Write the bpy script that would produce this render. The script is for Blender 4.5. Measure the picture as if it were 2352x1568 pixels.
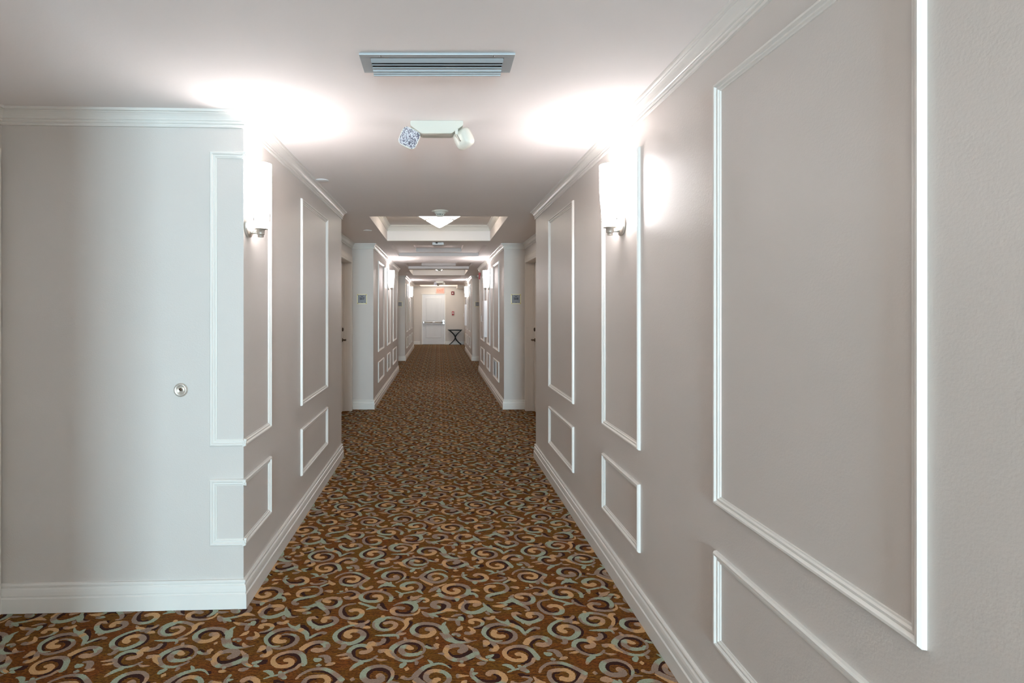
import bpy, bmesh, math, random
from mathutils import Vector, Matrix
PI = math.pi
for o in list(bpy.data.objects): bpy.data.objects.remove(o, do_unlink=True)
S = bpy.context.scene
COL = S.collection

# ------------------------------------------------------------------ camera, world, light, exposure
CAMZ, F, VX, VY = 1.47, 1300.0, 1007.5, 711.0
cd = bpy.data.cameras.new('camera'); cam = bpy.data.objects.new('camera', cd); COL.objects.link(cam)
cam.location = (0, 0, CAMZ); cam.rotation_euler = (PI/2, 0, 0)
cd.sensor_fit = 'HORIZONTAL'; cd.sensor_width = 36; cd.lens = 36*F/2352
cd.shift_x = (1176-VX)/2352; cd.shift_y = (VY-784)/2352
cd.clip_start = 0.02; cd.clip_end = 200
S.camera = cam
S.view_settings.view_transform = 'Standard'; S.view_settings.look = 'None'
S.view_settings.gamma = 1; S.view_settings.use_curve_mapping = False
S.view_settings.exposure = 0.90
S.cycles.diffuse_bounces = 7; S.cycles.max_bounces = 12; S.cycles.sample_clamp_indirect = 4.0
w = bpy.data.worlds.new('world'); S.world = w; w.use_nodes = True
w.node_tree.nodes['Background'].inputs[0].default_value = (0.75, 0.86, 1, 1)
w.node_tree.nodes['Background'].inputs[1].default_value = 0.6
# daylight entering by the window in the wall behind the camera
P_WINDOW, P_UP, E_SHADE, E_DOME = 430.0, 1.6, 22.0, 6.8
ld = bpy.data.lights.new('window_daylight', 'AREA'); ld.shape = 'RECTANGLE'; ld.size = 1.0; ld.size_y = 1.45
ld.energy = P_WINDOW; ld.color = (0.62, 0.87, 1.0)
lo = bpy.data.objects.new('window_daylight', ld); COL.objects.link(lo)
lo.location = (0.20, -6.3, 1.18); lo.rotation_euler = (PI/2, 0, 0)

# ------------------------------------------------------------------ materials
def lin(c): return tuple((x/12.92 if x <= .04045 else ((x+.055)/1.055)**2.4) for x in c)
def rgb(r, g, b): return lin((r/255, g/255, b/255)) + (1,)
def mat(name, col, rough=.5, metal=0, bump=0, bscale=200, mottle=0, mscale=3, emit=None, est=0, spec=.5, stretch=None, coat=0):
    m = bpy.data.materials.new(name); m.use_nodes = True
    nt = m.node_tree; N = nt.nodes; L = nt.links; b = N['Principled BSDF']
    b.inputs['Base Color'].default_value = col; b.inputs['Roughness'].default_value = rough
    b.inputs['Metallic'].default_value = metal; b.inputs['Specular IOR Level'].default_value = spec
    b.inputs['Coat Weight'].default_value = coat
    tc = N.new('ShaderNodeTexCoord'); mp = N.new('ShaderNodeMapping'); L.new(tc.outputs['Object'], mp.inputs[0])
    if stretch: mp.inputs['Scale'].default_value = stretch
    nz = N.new('ShaderNodeTexNoise'); nz.inputs['Scale'].default_value = mscale; nz.inputs['Detail'].default_value = 4
    L.new(mp.outputs[0], nz.inputs['Vector'])
    if mottle:
        cr = N.new('ShaderNodeValToRGB')
        cr.color_ramp.elements[0].position = .3; cr.color_ramp.elements[1].position = .7
        cr.color_ramp.elements[0].color = tuple(c*(1-mottle) for c in col[:3])+(1,)
        cr.color_ramp.elements[1].color = col
        L.new(nz.outputs[0], cr.inputs[0]); L.new(cr.outputs[0], b.inputs['Base Color'])
    else:
        mr = N.new('ShaderNodeMapRange'); mr.inputs[3].default_value = rough*.92; mr.inputs[4].default_value = min(1, rough*1.08)
        L.new(nz.outputs[0], mr.inputs[0]); L.new(mr.outputs[0], b.inputs['Roughness'])
    if bump:
        n2 = N.new('ShaderNodeTexNoise'); n2.inputs['Scale'].default_value = bscale; n2.inputs['Detail'].default_value = 3
        L.new(mp.outputs[0], n2.inputs['Vector'])
        bp = N.new('ShaderNodeBump'); bp.inputs['Strength'].default_value = bump; bp.inputs['Distance'].default_value = .002
        L.new(n2.outputs[0], bp.inputs['Height']); L.new(bp.outputs[0], b.inputs['Normal'])
    if emit:
        b.inputs['Emission Color'].default_value = emit; b.inputs['Emission Strength'].default_value = est
    return m
M = {}
M['wall'] = mat('wall_paint', rgb(213, 207, 202), .42, bump=.25, bscale=160, mottle=.02, mscale=2.5, spec=.5)
M['ceil'] = mat('ceiling_paint', rgb(240, 235, 233), .8, bump=.15, bscale=90, mottle=.015, mscale=2, spec=.2)
M['trim'] = mat('trim_paint', rgb(232, 229, 224), .28, mottle=.015, mscale=6)
M['door'] = mat('door_paint', rgb(228, 232, 238), .4, bump=.25, bscale=18, mottle=.05, mscale=5, stretch=(1, 1, .15))
M['grain'] = mat('painted_wood', rgb(222, 214, 206), .4, bump=.2, bscale=60, mottle=.06, mscale=30, stretch=(1, 1, .03))
M['nickel'] = mat('brushed_nickel', rgb(226, 218, 209), .38, .8, bump=.05, bscale=300)
M['chrome'] = mat('polished_steel', rgb(215, 218, 220), .15, 1)
M['bronze'] = mat('aged_bronze', rgb(96, 80, 66), .4, 1, mottle=.2)
M['shade'] = mat('frosted_glass_lit', rgb(250, 247, 243), .3, emit=(1, .95, .955, 1), est=E_SHADE)
M['dome'] = mat('dome_glass_lit', rgb(255, 248, 235), .3, emit=(1, .93, .82, 1), est=E_DOME)
M['plastic'] = mat('cream_plastic', rgb(216, 214, 203), .4)
M['whiteplastic'] = mat('white_plastic', rgb(235, 236, 238), .35)
M['grayplastic'] = mat('grey_plastic', rgb(190, 192, 192), .45)
M['alu'] = mat('anodised_aluminium', rgb(176, 181, 184), .42, .15, bump=.08, bscale=120, stretch=(.05, 1, 1))
M['dark'] = mat('dark_cavity', rgb(28, 29, 30), .8)
M['black'] = mat('black_iron', rgb(34, 36, 36), .4, .6, mottle=.2)
M['slot'] = mat('shadow_gap', rgb(60, 48, 38), .7)
M['red'] = mat('red_plastic', rgb(170, 28, 30), .35)
M['darkred'] = mat('dark_red_plastic', rgb(120, 24, 28), .4)
M['exit'] = mat('exit_panel_lit', rgb(224, 128, 112), .4, emit=(1, .24, .18, 1), est=.34)
M['exitred'] = mat('exit_letters_lit', rgb(230, 60, 40), .4, emit=(1, .18, .10, 1), est=.5)
M['gold'] = mat('pale_gold_edge', rgb(240, 232, 196), .3, .1)
M['brass'] = mat('brass_standoff', rgb(176, 150, 84), .3, 1)
M['signgray'] = mat('sign_grey', rgb(150, 152, 158), .5, mottle=.04)
M['ink'] = mat('sign_ink', rgb(44, 48, 58), .6)
M['lens'] = mat('prismatic_lens', rgb(235, 232, 245), .12, .3)
ln_ = M['lens'].node_tree; wn_ = ln_.nodes.new('ShaderNodeTexWhiteNoise'); tc_ = ln_.nodes.new('ShaderNodeTexCoord'); sn_ = ln_.nodes.new('ShaderNodeVectorMath')
sn_.operation = 'SNAP'; sn_.inputs[1].default_value = (.0042, .0042, .0042); ln_.links.new(tc_.outputs['Object'], sn_.inputs[0]); ln_.links.new(sn_.outputs[0], wn_.inputs[0])
cr_ = ln_.nodes.new('ShaderNodeValToRGB'); cr_.color_ramp.elements[0].color = rgb(96, 88, 112); cr_.color_ramp.elements[1].color = rgb(252, 250, 255); cr_.color_ramp.elements[0].position = .2; cr_.color_ramp.elements[1].position = .55  # random dark and bright cells put the lens glints into its colour
ln_.links.new(wn_.outputs[0], cr_.inputs[0]); ln_.links.new(cr_.outputs[0], ln_.nodes['Principled BSDF'].inputs['Base Color'])
M['glass'] = mat('window_glass', rgb(230, 240, 245), .05)
M['glass'].node_tree.nodes['Principled BSDF'].inputs['Transmission Weight'].default_value = 1.0
M['smudge'] = mat('scuffed_paint', rgb(196, 191, 184), .5)

# carpet ground: thin ribs across the hall, brown and ochre, broken by tuft noise
def carpet_ground():
    m = bpy.data.materials.new('carpet_ground'); m.use_nodes = True; nt = m.node_tree; N = nt.nodes; L = nt.links
    b = N['Principled BSDF']; b.inputs['Roughness'].default_value = .95; b.inputs['Specular IOR Level'].default_value = .1
    tc = N.new('ShaderNodeTexCoord'); mp = N.new('ShaderNodeMapping'); L.new(tc.outputs['Object'], mp.inputs[0])
    mp.inputs['Rotation'].default_value = (0, 0, -.041)
    sp = N.new('ShaderNodeSeparateXYZ'); L.new(mp.outputs[0], sp.inputs[0])
    def noise(sc, stretch=None):
        n = N.new('ShaderNodeTexNoise'); n.inputs['Scale'].default_value = sc; n.inputs['Detail'].default_value = 2
        if stretch:
            q = N.new('ShaderNodeMapping'); q.inputs['Scale'].default_value = stretch; L.new(mp.outputs[0], q.inputs[0]); L.new(q.outputs[0], n.inputs['Vector'])
        else: L.new(mp.outputs[0], n.inputs['Vector'])
        return n
    def math_(op, a, bb=None, v=None):
        k = N.new('ShaderNodeMath'); k.operation = op
        L.new(a, k.inputs[0])
        if bb is not None: L.new(bb, k.inputs[1])
        if v is not None: k.inputs[1].default_value = v
        return k.outputs[0]
    ny = noise(220, (.35, 1, 1))
    ph = math_('MULTIPLY_ADD', sp.outputs[1], v=2*PI/.0095); N_last = ph.node; N_last.inputs[2].default_value = 0
    ph2 = math_('ADD', ph, math_('MULTIPLY', ny.outputs[0], v=5.0))
    rib = math_('SINE', ph2)
    tuft = noise(420)
    v = math_('ADD', rib, math_('MULTIPLY', tuft.outputs[0], v=2.2))
    mr = N.new('ShaderNodeMapRange'); mr.inputs[1].default_value = .35; mr.inputs[2].default_value = 2.05; L.new(v, mr.inputs[0])
    hue = noise(7); hr = N.new('ShaderNodeValToRGB'); L.new(hue.outputs[0], hr.inputs[0])
    hr.color_ramp.elements[0].position = .35; hr.color_ramp.elements[0].color = rgb(152, 88, 36)
    hr.color_ramp.elements[1].position = .65; hr.color_ramp.elements[1].color = rgb(148, 104, 38)
    mx = N.new('ShaderNodeMix'); mx.data_type = 'RGBA'; L.new(mr.outputs[0], mx.inputs[0])
    mx.inputs[6].default_value = rgb(50, 28, 15); L.new(hr.outputs[0], mx.inputs[7])
    L.new(mx.outputs[2], b.inputs['Base Color'])
    bp = N.new('ShaderNodeBump'); bp.inputs['Strength'].default_value = .6; bp.inputs['Distance'].default_value = .003
    L.new(v, bp.inputs['Height']); L.new(bp.outputs[0], b.inputs['Normal'])
    return m
def carpet_yarn():
    m = bpy.data.materials.new('carpet_yarn'); m.use_nodes = True; nt = m.node_tree; N = nt.nodes; L = nt.links
    b = N['Principled BSDF']; b.inputs['Roughness'].default_value = .95; b.inputs['Specular IOR Level'].default_value = .1
    at = N.new('ShaderNodeAttribute'); at.attribute_name = 'yarn'
    tc = N.new('ShaderNodeTexCoord'); nz = N.new('ShaderNodeTexNoise'); nz.inputs['Scale'].default_value = 330; nz.inputs['Detail'].default_value = 2
    L.new(tc.outputs['Object'], nz.inputs['Vector'])
    mr = N.new('ShaderNodeMapRange'); mr.inputs[1].default_value = .3; mr.inputs[2].default_value = .7; mr.inputs[3].default_value = .72; mr.inputs[4].default_value = 1.18
    L.new(nz.outputs[0], mr.inputs[0])
    vm = N.new('ShaderNodeVectorMath'); vm.operation = 'SCALE'; L.new(at.outputs['Color'], vm.inputs[0]); L.new(mr.outputs[0], vm.inputs['Scale'])
    L.new(vm.outputs[0], b.inputs['Base Color'])
    bp = N.new('ShaderNodeBump'); bp.inputs['Strength'].default_value = .5; bp.inputs['Distance'].default_value = .002
    L.new(nz.outputs[0], bp.inputs['Height']); L.new(bp.outputs[0], b.inputs['Normal'])
    return m
M['ground'] = carpet_ground(); M['yarn'] = carpet_yarn()

# ------------------------------------------------------------------ mesh helpers
def V(*a): return Vector(a)
def box(bm, x0, x1, y0, y1, z0, z1, bev=0, mtx=None, mi=0):
    vs = [bm.verts.new((x, y, z)) for z in (z0, z1) for y in (y0, y1) for x in (x0, x1)]
    fs = [bm.faces.new([vs[i] for i in q]) for q in ((0, 2, 3, 1), (4, 5, 7, 6), (0, 1, 5, 4), (2, 6, 7, 3), (0, 4, 6, 2), (1, 3, 7, 5))]
    for f in fs: f.material_index = mi
    out = vs
    if bev:
        es = set(e for f in fs for e in f.edges)
        r = bmesh.ops.bevel(bm, geom=list(es), offset=bev, segments=2, profile=.6, affect='EDGES')
        out = list(set(v for f in r['faces'] for v in f.verts) | set(v for v in vs if v.is_valid))
        for f in r['faces']: f.material_index = mi
    if mtx is not None: bmesh.ops.transform(bm, matrix=mtx, verts=[v for v in out if v.is_valid])
    return out
def lathe(bm, prof, n=32, mtx=None, cap0=False, cap1=False, mi=0):
    rings = []
    for r, z in prof:
        if r < 1e-6: rings.append([bm.verts.new((0, 0, z))])
        else: rings.append([bm.verts.new((r*math.cos(2*PI*i/n), r*math.sin(2*PI*i/n), z)) for i in range(n)])
    for a, b in zip(rings, rings[1:]):
        for i in range(n):
            j = (i+1) % n
            q = [a[i % len(a)], a[j % len(a)], b[j % len(b)], b[i % len(b)]]
            q2 = []
            for v in q:
                if v not in q2: q2.append(v)
            if len(q2) > 2:
                f = bm.faces.new(q2); f.smooth = True; f.material_index = mi
    if cap0 and len(rings[0]) > 2: bm.faces.new(rings[0][::-1]).material_index = mi
    if cap1 and len(rings[-1]) > 2: bm.faces.new(rings[-1]).material_index = mi
    if mtx is not None: bmesh.ops.transform(bm, matrix=mtx, verts=[v for r in rings for v in r])
def tube(bm, pts, r, n=10, closed=False, flat=None):
    pts = [Vector(p) for p in pts]; rings = []; m = len(pts)
    for i, p in enumerate(pts):
        a = pts[(i-1) % m] if (closed or i > 0) else p
        b = pts[(i+1) % m] if (closed or i < m-1) else p
        t = (b-a).normalized()
        u = t.cross(Vector((0, 1, 0)) if abs(t.y) < .9 else Vector((1, 0, 0))).normalized(); v = t.cross(u)
        fr = flat or (1, 1)
        rings.append([bm.verts.new(p + u*r*fr[0]*math.cos(2*PI*k/n) + v*r*fr[1]*math.sin(2*PI*k/n)) for k in range(n)])
    for i in range(m if closed else m-1):
        A, B = rings[i], rings[(i+1) % m]
        for k in range(n):
            f = bm.faces.new([A[k], A[(k+1) % n], B[(k+1) % n], B[k]]); f.smooth = True
    if not closed: bm.faces.new(rings[0][::-1]); bm.faces.new(rings[-1])
def prism(bm, pts, axis, d0, d1):
    # polygon pts (a,b) extruded along axis
    def P(a, b, d): return {'x': (d, a, b), 'y': (a, d, b), 'z': (a, b, d)}[axis]
    A = [bm.verts.new(P(a, b, d0)) for a, b in pts]; B = [bm.verts.new(P(a, b, d1)) for a, b in pts]
    n = len(pts)
    bm.faces.new(A); bm.faces.new(B[::-1])
    for i in range(n): bm.faces.new([A[i], B[i], B[(i+1) % n], A[(i+1) % n]])
def sweep(bm, path, prof, axis, side=1, closed=False, caps=True):
    axis = Vector(axis); P = [Vector(p) for p in path]; n = len(P); segs = n if closed else n-1
    nrm = []
    for i in range(segs):
        d = (P[(i+1) % n]-P[i]).normalized(); nrm.append((axis.cross(d)*side).normalized())
    rings = []
    for i in range(n):
        if closed: a, b = nrm[(i-1) % segs], nrm[i]
        else: a, b = nrm[max(0, i-1)], nrm[min(segs-1, i)]
        mi = (a+b)/(1+a.dot(b))
        rings.append([bm.verts.new(P[i]+mi*u+axis*v) for u, v in prof])
    for i in range(segs):
        A, B = rings[i], rings[(i+1) % n]
        for k in range(len(prof)-1): bm.faces.new([A[k], A[k+1], B[k+1], B[k]])
    if caps and not closed:
        for r in (rings[0], rings[-1]):
            try: bm.faces.new(r)
            except Exception: pass
def obj(name, bm, m, parent=None, kind=None, loc=None, recalc=True):
    if recalc: bmesh.ops.recalc_face_normals(bm, faces=bm.faces)
    me = bpy.data.meshes.new(name); bm.to_mesh(me); bm.free()
    for k in (m if isinstance(m, (list, tuple)) else [m]): me.materials.append(M[k])
    o = bpy.data.objects.new(name, me); COL.objects.link(o)
    if parent: o.parent = parent
    if kind: o['kind'] = kind
    if loc: o.location = loc
    return o
def B(): return bmesh.new()
def thing(name, label, cat, loc=(0, 0, 0), rz=0, group=None):
    o = bpy.data.objects.new(name, None); COL.objects.link(o); o.location = loc; o.rotation_euler = (0, 0, rz)
    o.empty_display_size = .05
    o['label'] = label; o['category'] = cat
    if group: o['group'] = group
    return o
def tag(o, label, cat, group=None):
    o['label'] = label; o['category'] = cat
    if group: o['group'] = group
    return o
def dup(root, loc, label, rz=None, group=None, mirror=False):
    r = root.copy(); COL.objects.link(r); r.location = loc; r['label'] = label
    if group: r['group'] = group
    if rz is not None: r.rotation_euler = (0, 0, rz)
    for ch in list(root.children):
        c = ch.copy(); COL.objects.link(c); c.parent = r
        for g in list(ch.children):
            d = g.copy(); COL.objects.link(d); d.parent = c
    return r
def text_mesh(bm, s, size, loc, ax=(1, 0, 0), up=(0, 0, 1), depth=.001, bold=0.0):
    cu = bpy.data.curves.new('t', 'FONT'); cu.body = s; cu.size = size; cu.align_x = 'CENTER'; cu.align_y = 'CENTER'
    cu.extrude = depth; cu.offset = bold
    to = bpy.data.objects.new('t', cu); COL.objects.link(to)
    dg = bpy.context.evaluated_depsgraph_get(); me = bpy.data.meshes.new_from_object(to.evaluated_get(dg))
    ax, up = Vector(ax), Vector(up); nn = ax.cross(up)
    mt = Matrix(((ax.x, up.x, nn.x, loc[0]), (ax.y, up.y, nn.y, loc[1]), (ax.z, up.z, nn.z, loc[2]), (0, 0, 0, 1)))
    me.transform(mt); bm.from_mesh(me)
    bpy.data.objects.remove(to); bpy.data.curves.remove(cu); bpy.data.meshes.remove(me)

# ------------------------------------------------------------------ plan of the place (x right, y depth, z up)
H, W, R, RJ = 2.446, .965, 1.28, 1.09
B1, B2a, B2b, B3a, B3R, B3L, END = 5.62, 8.36, 13.50, 16.27, 20.5, 21.8, 23.95
LC = (-W, 2.80); LL = (-2.125, 2.752); YB = -6.0; LY = -.25
DY0, DY1, DZ = 7.30, 8.22, 2.15
EY0, EY1 = 22.2, 23.10
right_plan = [(W, YB), (W, B1), (R, B1), (R, B2a), (W, B2a), (W, B2b), (R, B2b), (R, B3a), (W, B3a), (W, B3R), (RJ, B3R), (RJ, END)]
left_plan = [LL, LC, (-W, B1), (-R, B1), (-R, B2a), (-W, B2a), (-W, B2b), (-R, B2b), (-R, B3a), (-W, B3a), (-W, B3L), (-RJ, B3L), (-RJ, END)]
def wall(bm, p, q, holes=(), z0=0, z1=H):
    p, q = Vector(p), Vector(q); L_ = (q-p).length; d = (q-p)/L_
    us = sorted(set([0, L_]+[u for h in holes for u in h[:2]])); zs = sorted(set([z0, z1]+[z for h in holes for z in h[2:]]))
    for a, b in zip(us, us[1:]):
        for c, e in zip(zs, zs[1:]):
            if any(h[0] <= a+1e-6 and b <= h[1]+1e-6 and h[2] <= c+1e-6 and e <= h[3]+1e-6 for h in holes): continue
            pa, pb = p+d*a, p+d*b
            bm.faces.new([bm.verts.new(v) for v in ((pa.x, pa.y, c), (pb.x, pb.y, c), (pb.x, pb.y, e), (pa.x, pa.y, e))])
def walls(name, plan, holes):
    bm = B()
    for i, (p, q) in enumerate(zip(plan, plan[1:])): wall(bm, p, q, holes.get(i, ()))
    bmesh.ops.remove_doubles(bm, verts=bm.verts, dist=1e-5)
    return obj(name, bm, 'wall', kind='structure')
walls('wall_right', right_plan, {2: [(DY0-B1, DY1-B1, 0, DZ)], 10: [(EY0-B3R, EY1-B3R, 0, DZ)]})
walls('wall_left', left_plan, {3: [(DY0-B1, DY1-B1, 0, DZ)]})
walls('wall_lobby', [(-W, YB), (-W, LY), (LL[0]-.3, LY)], {})
bm = B(); wall(bm, (LL[0], LY), LL); obj('wall_lobby_side', bm, 'wall', kind='structure')
bm = B(); wall(bm, (-RJ, END), (RJ, END), [(.402, 1.352, 0, 2.10)]); obj('wall_end', bm, 'wall', kind='structure')
bm = B(); wall(bm, (-W, YB), (W, YB), [(.645, 1.685, .45, 1.92)]); obj('wall_back', bm, 'wall', kind='structure')

# window behind the camera
wn = B(); sweep(wn, [(-.32, YB, .45), (.72, YB, .45), (.72, YB, 1.92), (-.32, YB, 1.92)], [(0, 0), (0, .03), (-.09, .03), (-.09, 0)], (0, 1, 0), 1, closed=True)
box(wn, .19, .21, YB-.02, YB+.02, .45, 1.92); box(wn, -.32, .72, YB-.02, YB+.02, 1.17, 1.20)
obj('window_1', wn, 'trim', kind='structure')

# ceiling with trays
def quad(bm, pts): bm.faces.new([bm.verts.new(p) for p in pts])
coffers = [(-1.97, .12, .728), (5.93, 8.02, .728), (8.57, 10.30, .725), (11.76, 13.47, .72), (13.83, 16.05, .728), (22.3, 23.75, .75)]
bm = B(); y = -6.1
XL, XR = -3.5, 1.5
for a, b, hw in coffers:
    quad(bm, [(XL, y, H), (XR, y, H), (XR, a, H), (XL, a, H)])
    quad(bm, [(XL, a, H), (-hw, a, H), (-hw, b, H), (XL, b, H)])
    quad(bm, [(hw, a, H), (XR, a, H), (XR, b, H), (hw, b, H)])
    y = b
quad(bm, [(XL, y, H), (XR, y, H), (XR, 24.2, H), (XL, 24.2, H)])
def tray(bm, a, b, hw, z0, z1):
    for p, q in (((-hw, a), (hw, a)), ((hw, a), (hw, b)), ((hw, b), (-hw, b)), ((-hw, b), (-hw, a))):
        quad(bm, [(p[0], p[1], z0), (q[0], q[1], z0), (q[0], q[1], z1), (p[0], p[1], z1)])
def rect(bm, x0, x1, y0, y1, z): quad(bm, [(x0, y0, z), (x1, y0, z), (x1, y1, z), (x0, y1, z)])
for i, (a, b, hw) in enumerate(coffers):
    if i in (0, 1, 4, 5):
        tray(bm, a, b, hw, H, 2.665); rect(bm, -hw, hw, a, b, 2.665)
    else:
        z1, z2, a2, b2, h2 = H+.056, H+.122, a+.24, b-.22, .40
        tray(bm, a, b, hw, H, z1); tray(bm, a2, b2, h2, z1, z2); rect(bm, -h2, h2, a2, b2, z2)
        rect(bm, -hw, -h2, a, b, z1); rect(bm, h2, hw, a, b, z1); rect(bm, -h2, h2, a, a2, z1); rect(bm, -h2, h2, b2, b, z1)
bmesh.ops.remove_doubles(bm, verts=bm.verts, dist=1e-5)
obj('ceiling', bm, 'ceil', kind='structure')

# crown, base and panel mouldings
CROWN = [(0, -.080), (.009, -.079), (.011, -.072), (.0065, -.067), (.0065, -.064), (.013, -.062), (.015, -.056), (.012, -.051), (.017, -.048), (.019, -.040), (.024, -.030), (.031, -.021), (.036, -.017), (.036, -.014), (.045, -.012), (.047, -.006), (.047, 0)]
BASE = [(0, .140), (.010, .139), (.013, .134), (.013, .127), (.008, .122), (.008, .117), (.014, .112), (.0165, .100), (.018, .084), (.014, .079), (.014, .074), (.020, .070), (.020, 0)]
PANEL = [(0, 0), (.001, .010), (.006, .0155), (.012, .015), (.0165, .009), (.0175, .0075), (.021, .009), (.025, .009), (.029, .004), (.033, .0035), (.034, 0)]
CASE = [(0, 0), (0, .016), (.008, .022), (.022, .022), (.030, .017), (.036, .020), (.085, .017), (.095, .013), (.11, .012), (.11, 0)]
def z_(pl, z): return [(p[0], p[1], z) for p in pl]
tn = [0]
def trim(bm, m='trim', parent=None):
    tn[0] += 1
    return obj('trim_%d' % tn[0], bm, m, kind='structure')
bm = B(); sweep(bm, z_(right_plan, H), CROWN, (0, 0, 1), 1); trim(bm)
bm = B(); sweep(bm, z_([(LL[0], LY), LL]+left_plan[1:], H), CROWN, (0, 0, 1), -1); trim(bm)
bm = B(); sweep(bm, z_([(-W, YB), (-W, LY), (-2.2, LY)], H), CROWN, (0, 0, 1), -1); trim(bm)
bm = B()
for i in (0, 1, 4, 5):
    a, b, hw = coffers[i]
    sweep(bm, [(-hw, a, 2.665), (hw, a, 2.665), (hw, b, 2.665), (-hw, b, 2.665)], CROWN, (0, 0, 1), 1, closed=True)
trim(bm)
def base(name, *paths, side=1):
    bm = B()
    for p in paths: sweep(bm, z_(p, 0), BASE, (0, 0, 1), side)
    obj(name, bm, 'trim', kind='structure')
base('baseboard_right', [(W, YB), (W, B1), (R, B1), (R, DY0-.11)], [(R, DY1+.11)]+right_plan[3:10]+[(RJ, B3R), (RJ, EY0-.11)], [(RJ, EY1+.11), (RJ, END)])
base('baseboard_left', left_plan[0:4]+[(-R, DY0-.11)], [(-R, DY1+.11)]+left_plan[4:], side=-1)
base('baseboard_lobby', [(-W, YB), (-W, LY), (-2.2, LY)], side=-1)
base('baseboard_end', [(-RJ, END), (-RJ+.30, END)], [(.268, END), (RJ, END)], side=-1)
base('baseboard_back', [(-W, YB), (W, YB)], side=1)

def panel_x(side, y0, y1, z0, z1):
    x = side*W; bm = B()
    sweep(bm, [(x, y0, z0), (x, y1, z0), (x, y1, z1), (x, y0, z1)], PANEL, (-side, 0, 0), -side, closed=True)
    trim(bm)
ZL, ZU = (.307, .635), (.797, 2.250)
bays = {1: [(1.118, 1.966), (2.705, 3.31), (4.03, 4.915)],
        -1: [(3.956, 4.876)]}
for s in (1, -1):
    far = [(9.02, 9.92), (10.60, 11.22), (11.95, 12.90), (16.98, 17.85), (18.55, 19.15), (19.60 if s > 0 else 19.9, 20.15 if s > 0 else 20.8)]
    for y0, y1 in bays[s]+far:
        for z0, z1 in (ZL, ZU): panel_x(s, y0, y1, z0, z1)
# the left panel pair that folds round the corner beside the camera
fd = Vector((LC[0]-LL[0], LC[1]-LL[1], 0)).normalized(); fn = Vector((fd.y, -fd.x, 0))
c0 = Vector((LC[0], LC[1], 0))
for z0, z1 in (ZL, ZU):
    bm = B()
    a = c0 + fd*.0155; l = c0 - fd*.163
    sweep(bm, [(a.x, a.y, z1), (l.x, l.y, z1), (l.x, l.y, z0), (a.x, a.y, z0)], PANEL, tuple(fn), 1)
    y0 = LC[1]-.0155
    sweep(bm, [(-W, y0, z1), (-W, 3.234, z1), (-W, 3.234, z0), (-W, y0, z0)], PANEL, (1, 0, 0), -1)
    trim(bm)

# doors in the recess, with casings
def door(n, side, xw, y0, y1, mtl='grain'):
    bm = B()
    sweep(bm, [(xw, y0, 0), (xw, y0, DZ), (xw, y1, DZ), (xw, y1, 0)], CASE, (-side, 0, 0), -1 if side > 0 else 1)
    for f in (1,):
        for ya, yb in ((y0-.004, y0+.001), (y1-.001, y1+.004)): box(bm, xw, xw+side*.14, ya, yb, 0, DZ)
        box(bm, xw, xw+side*.14, y0, y1, DZ-.001, DZ+.004)
        box(bm, xw+side*.085, xw+side*.14, y1-.016, y1, 0, DZ-.0); box(bm, xw+side*.085, xw+side*.14, y0, y0+.016, 0, DZ)
    trim(bm, mtl)
    bm = B(); xl = xw+side*.105
    box(bm, min(xl, xl+side*.04), max(xl, xl+side*.04), y0+.018, y1-.022, .008, DZ-.01, bev=.002)
    d = obj('door_%d' % n, bm, mtl, kind='structure')
    bm = B(); box(bm, min(xl+side*.03, xl+side*.06), max(xl+side*.03, xl+side*.06), y0, y1, 0, DZ)
    obj('door_gap', bm, 'slot', parent=d)
    bm = B(); yk = y1-.085
    rot = Matrix.Rotation(-side*PI/2, 4, 'Y')
    lathe(bm, [(.0, 0), (.028, 0), (.028, .006), (.012, .010), (.011, .040), (.013, .044), (.013, .056), (0, .057)], 20, Matrix.Translation((xl, yk, 1.035)) @ rot)
    tube(bm, [(xl-side*.050, yk, 1.035), (xl-side*.052, yk-.05, 1.035), (xl-side*.050, yk-.11, 1.034)], .009, 10)
    obj('door_handle', bm, 'bronze', parent=d)
    bm = B(); lathe(bm, [(0, 0), (.027, 0), (.027, .012), (.018, .018), (0, .018)], 20, Matrix.Translation((xl, yk, 1.185)) @ rot)
    obj('deadbolt', bm, 'bronze', parent=d)
    return d
door(1, -1, -R, DY0, DY1); door(2, 1, R, DY0, DY1); door(3, 1, RJ, EY0, EY1)
# lobby side casing beside the left frame edge
bm = B(); X = LL[0]
sweep(bm, [(X, 1.72, 0), (X, 1.72, DZ), (X, 2.635, DZ), (X, 2.635, 0)], [(u*.9, v) for u, v in CASE], (1, 0, 0), 1)
trim(bm)
bm = B(); box(bm, X+.001, X+.006, 1.72, 2.635, .01, DZ); d4 = obj('door_4', bm, 'door', kind='structure')

# end door, panelled, with push bar
bm = B(); DXa, DXb = -.678, .262
sweep(bm, [(-.73+.05, END, 0), (-.73+.05, END, 2.10), (.255, END, 2.10), (.255, END, 0)], [(0, 0), (0, .02), (-.0, .026), (.012, .026), (.016, .02), (.038, .02), (.038, 0)], (0, -1, 0), 1)
box(bm, -.735, .315, END-.05, END, 2.132, 2.158)
trim(bm)
bm = B(); yd = END-.004
def rect_with_panels(bm, x0, x1, z0, z1, panels, y, t=.012):
    box(bm, x0, x1, y, y+.045, z0, z1)
    for a, b, c, e in panels:
        sweep(bm, [(a, y, c), (b, y, c), (b, y, e), (a, y, e)], [(0, 0), (.0, .008), (.012, .009), (.02, .003), (.03, 0)], (0, -1, 0), -1, closed=True)
rect_with_panels(bm, -.678, .252, .006, 2.095, [(-.515, .085, 1.03, 1.945), (-.515, .085, .305, .875)], yd)
d5 = obj('door_5', bm, 'door', kind='structure')
bm = B()
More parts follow.
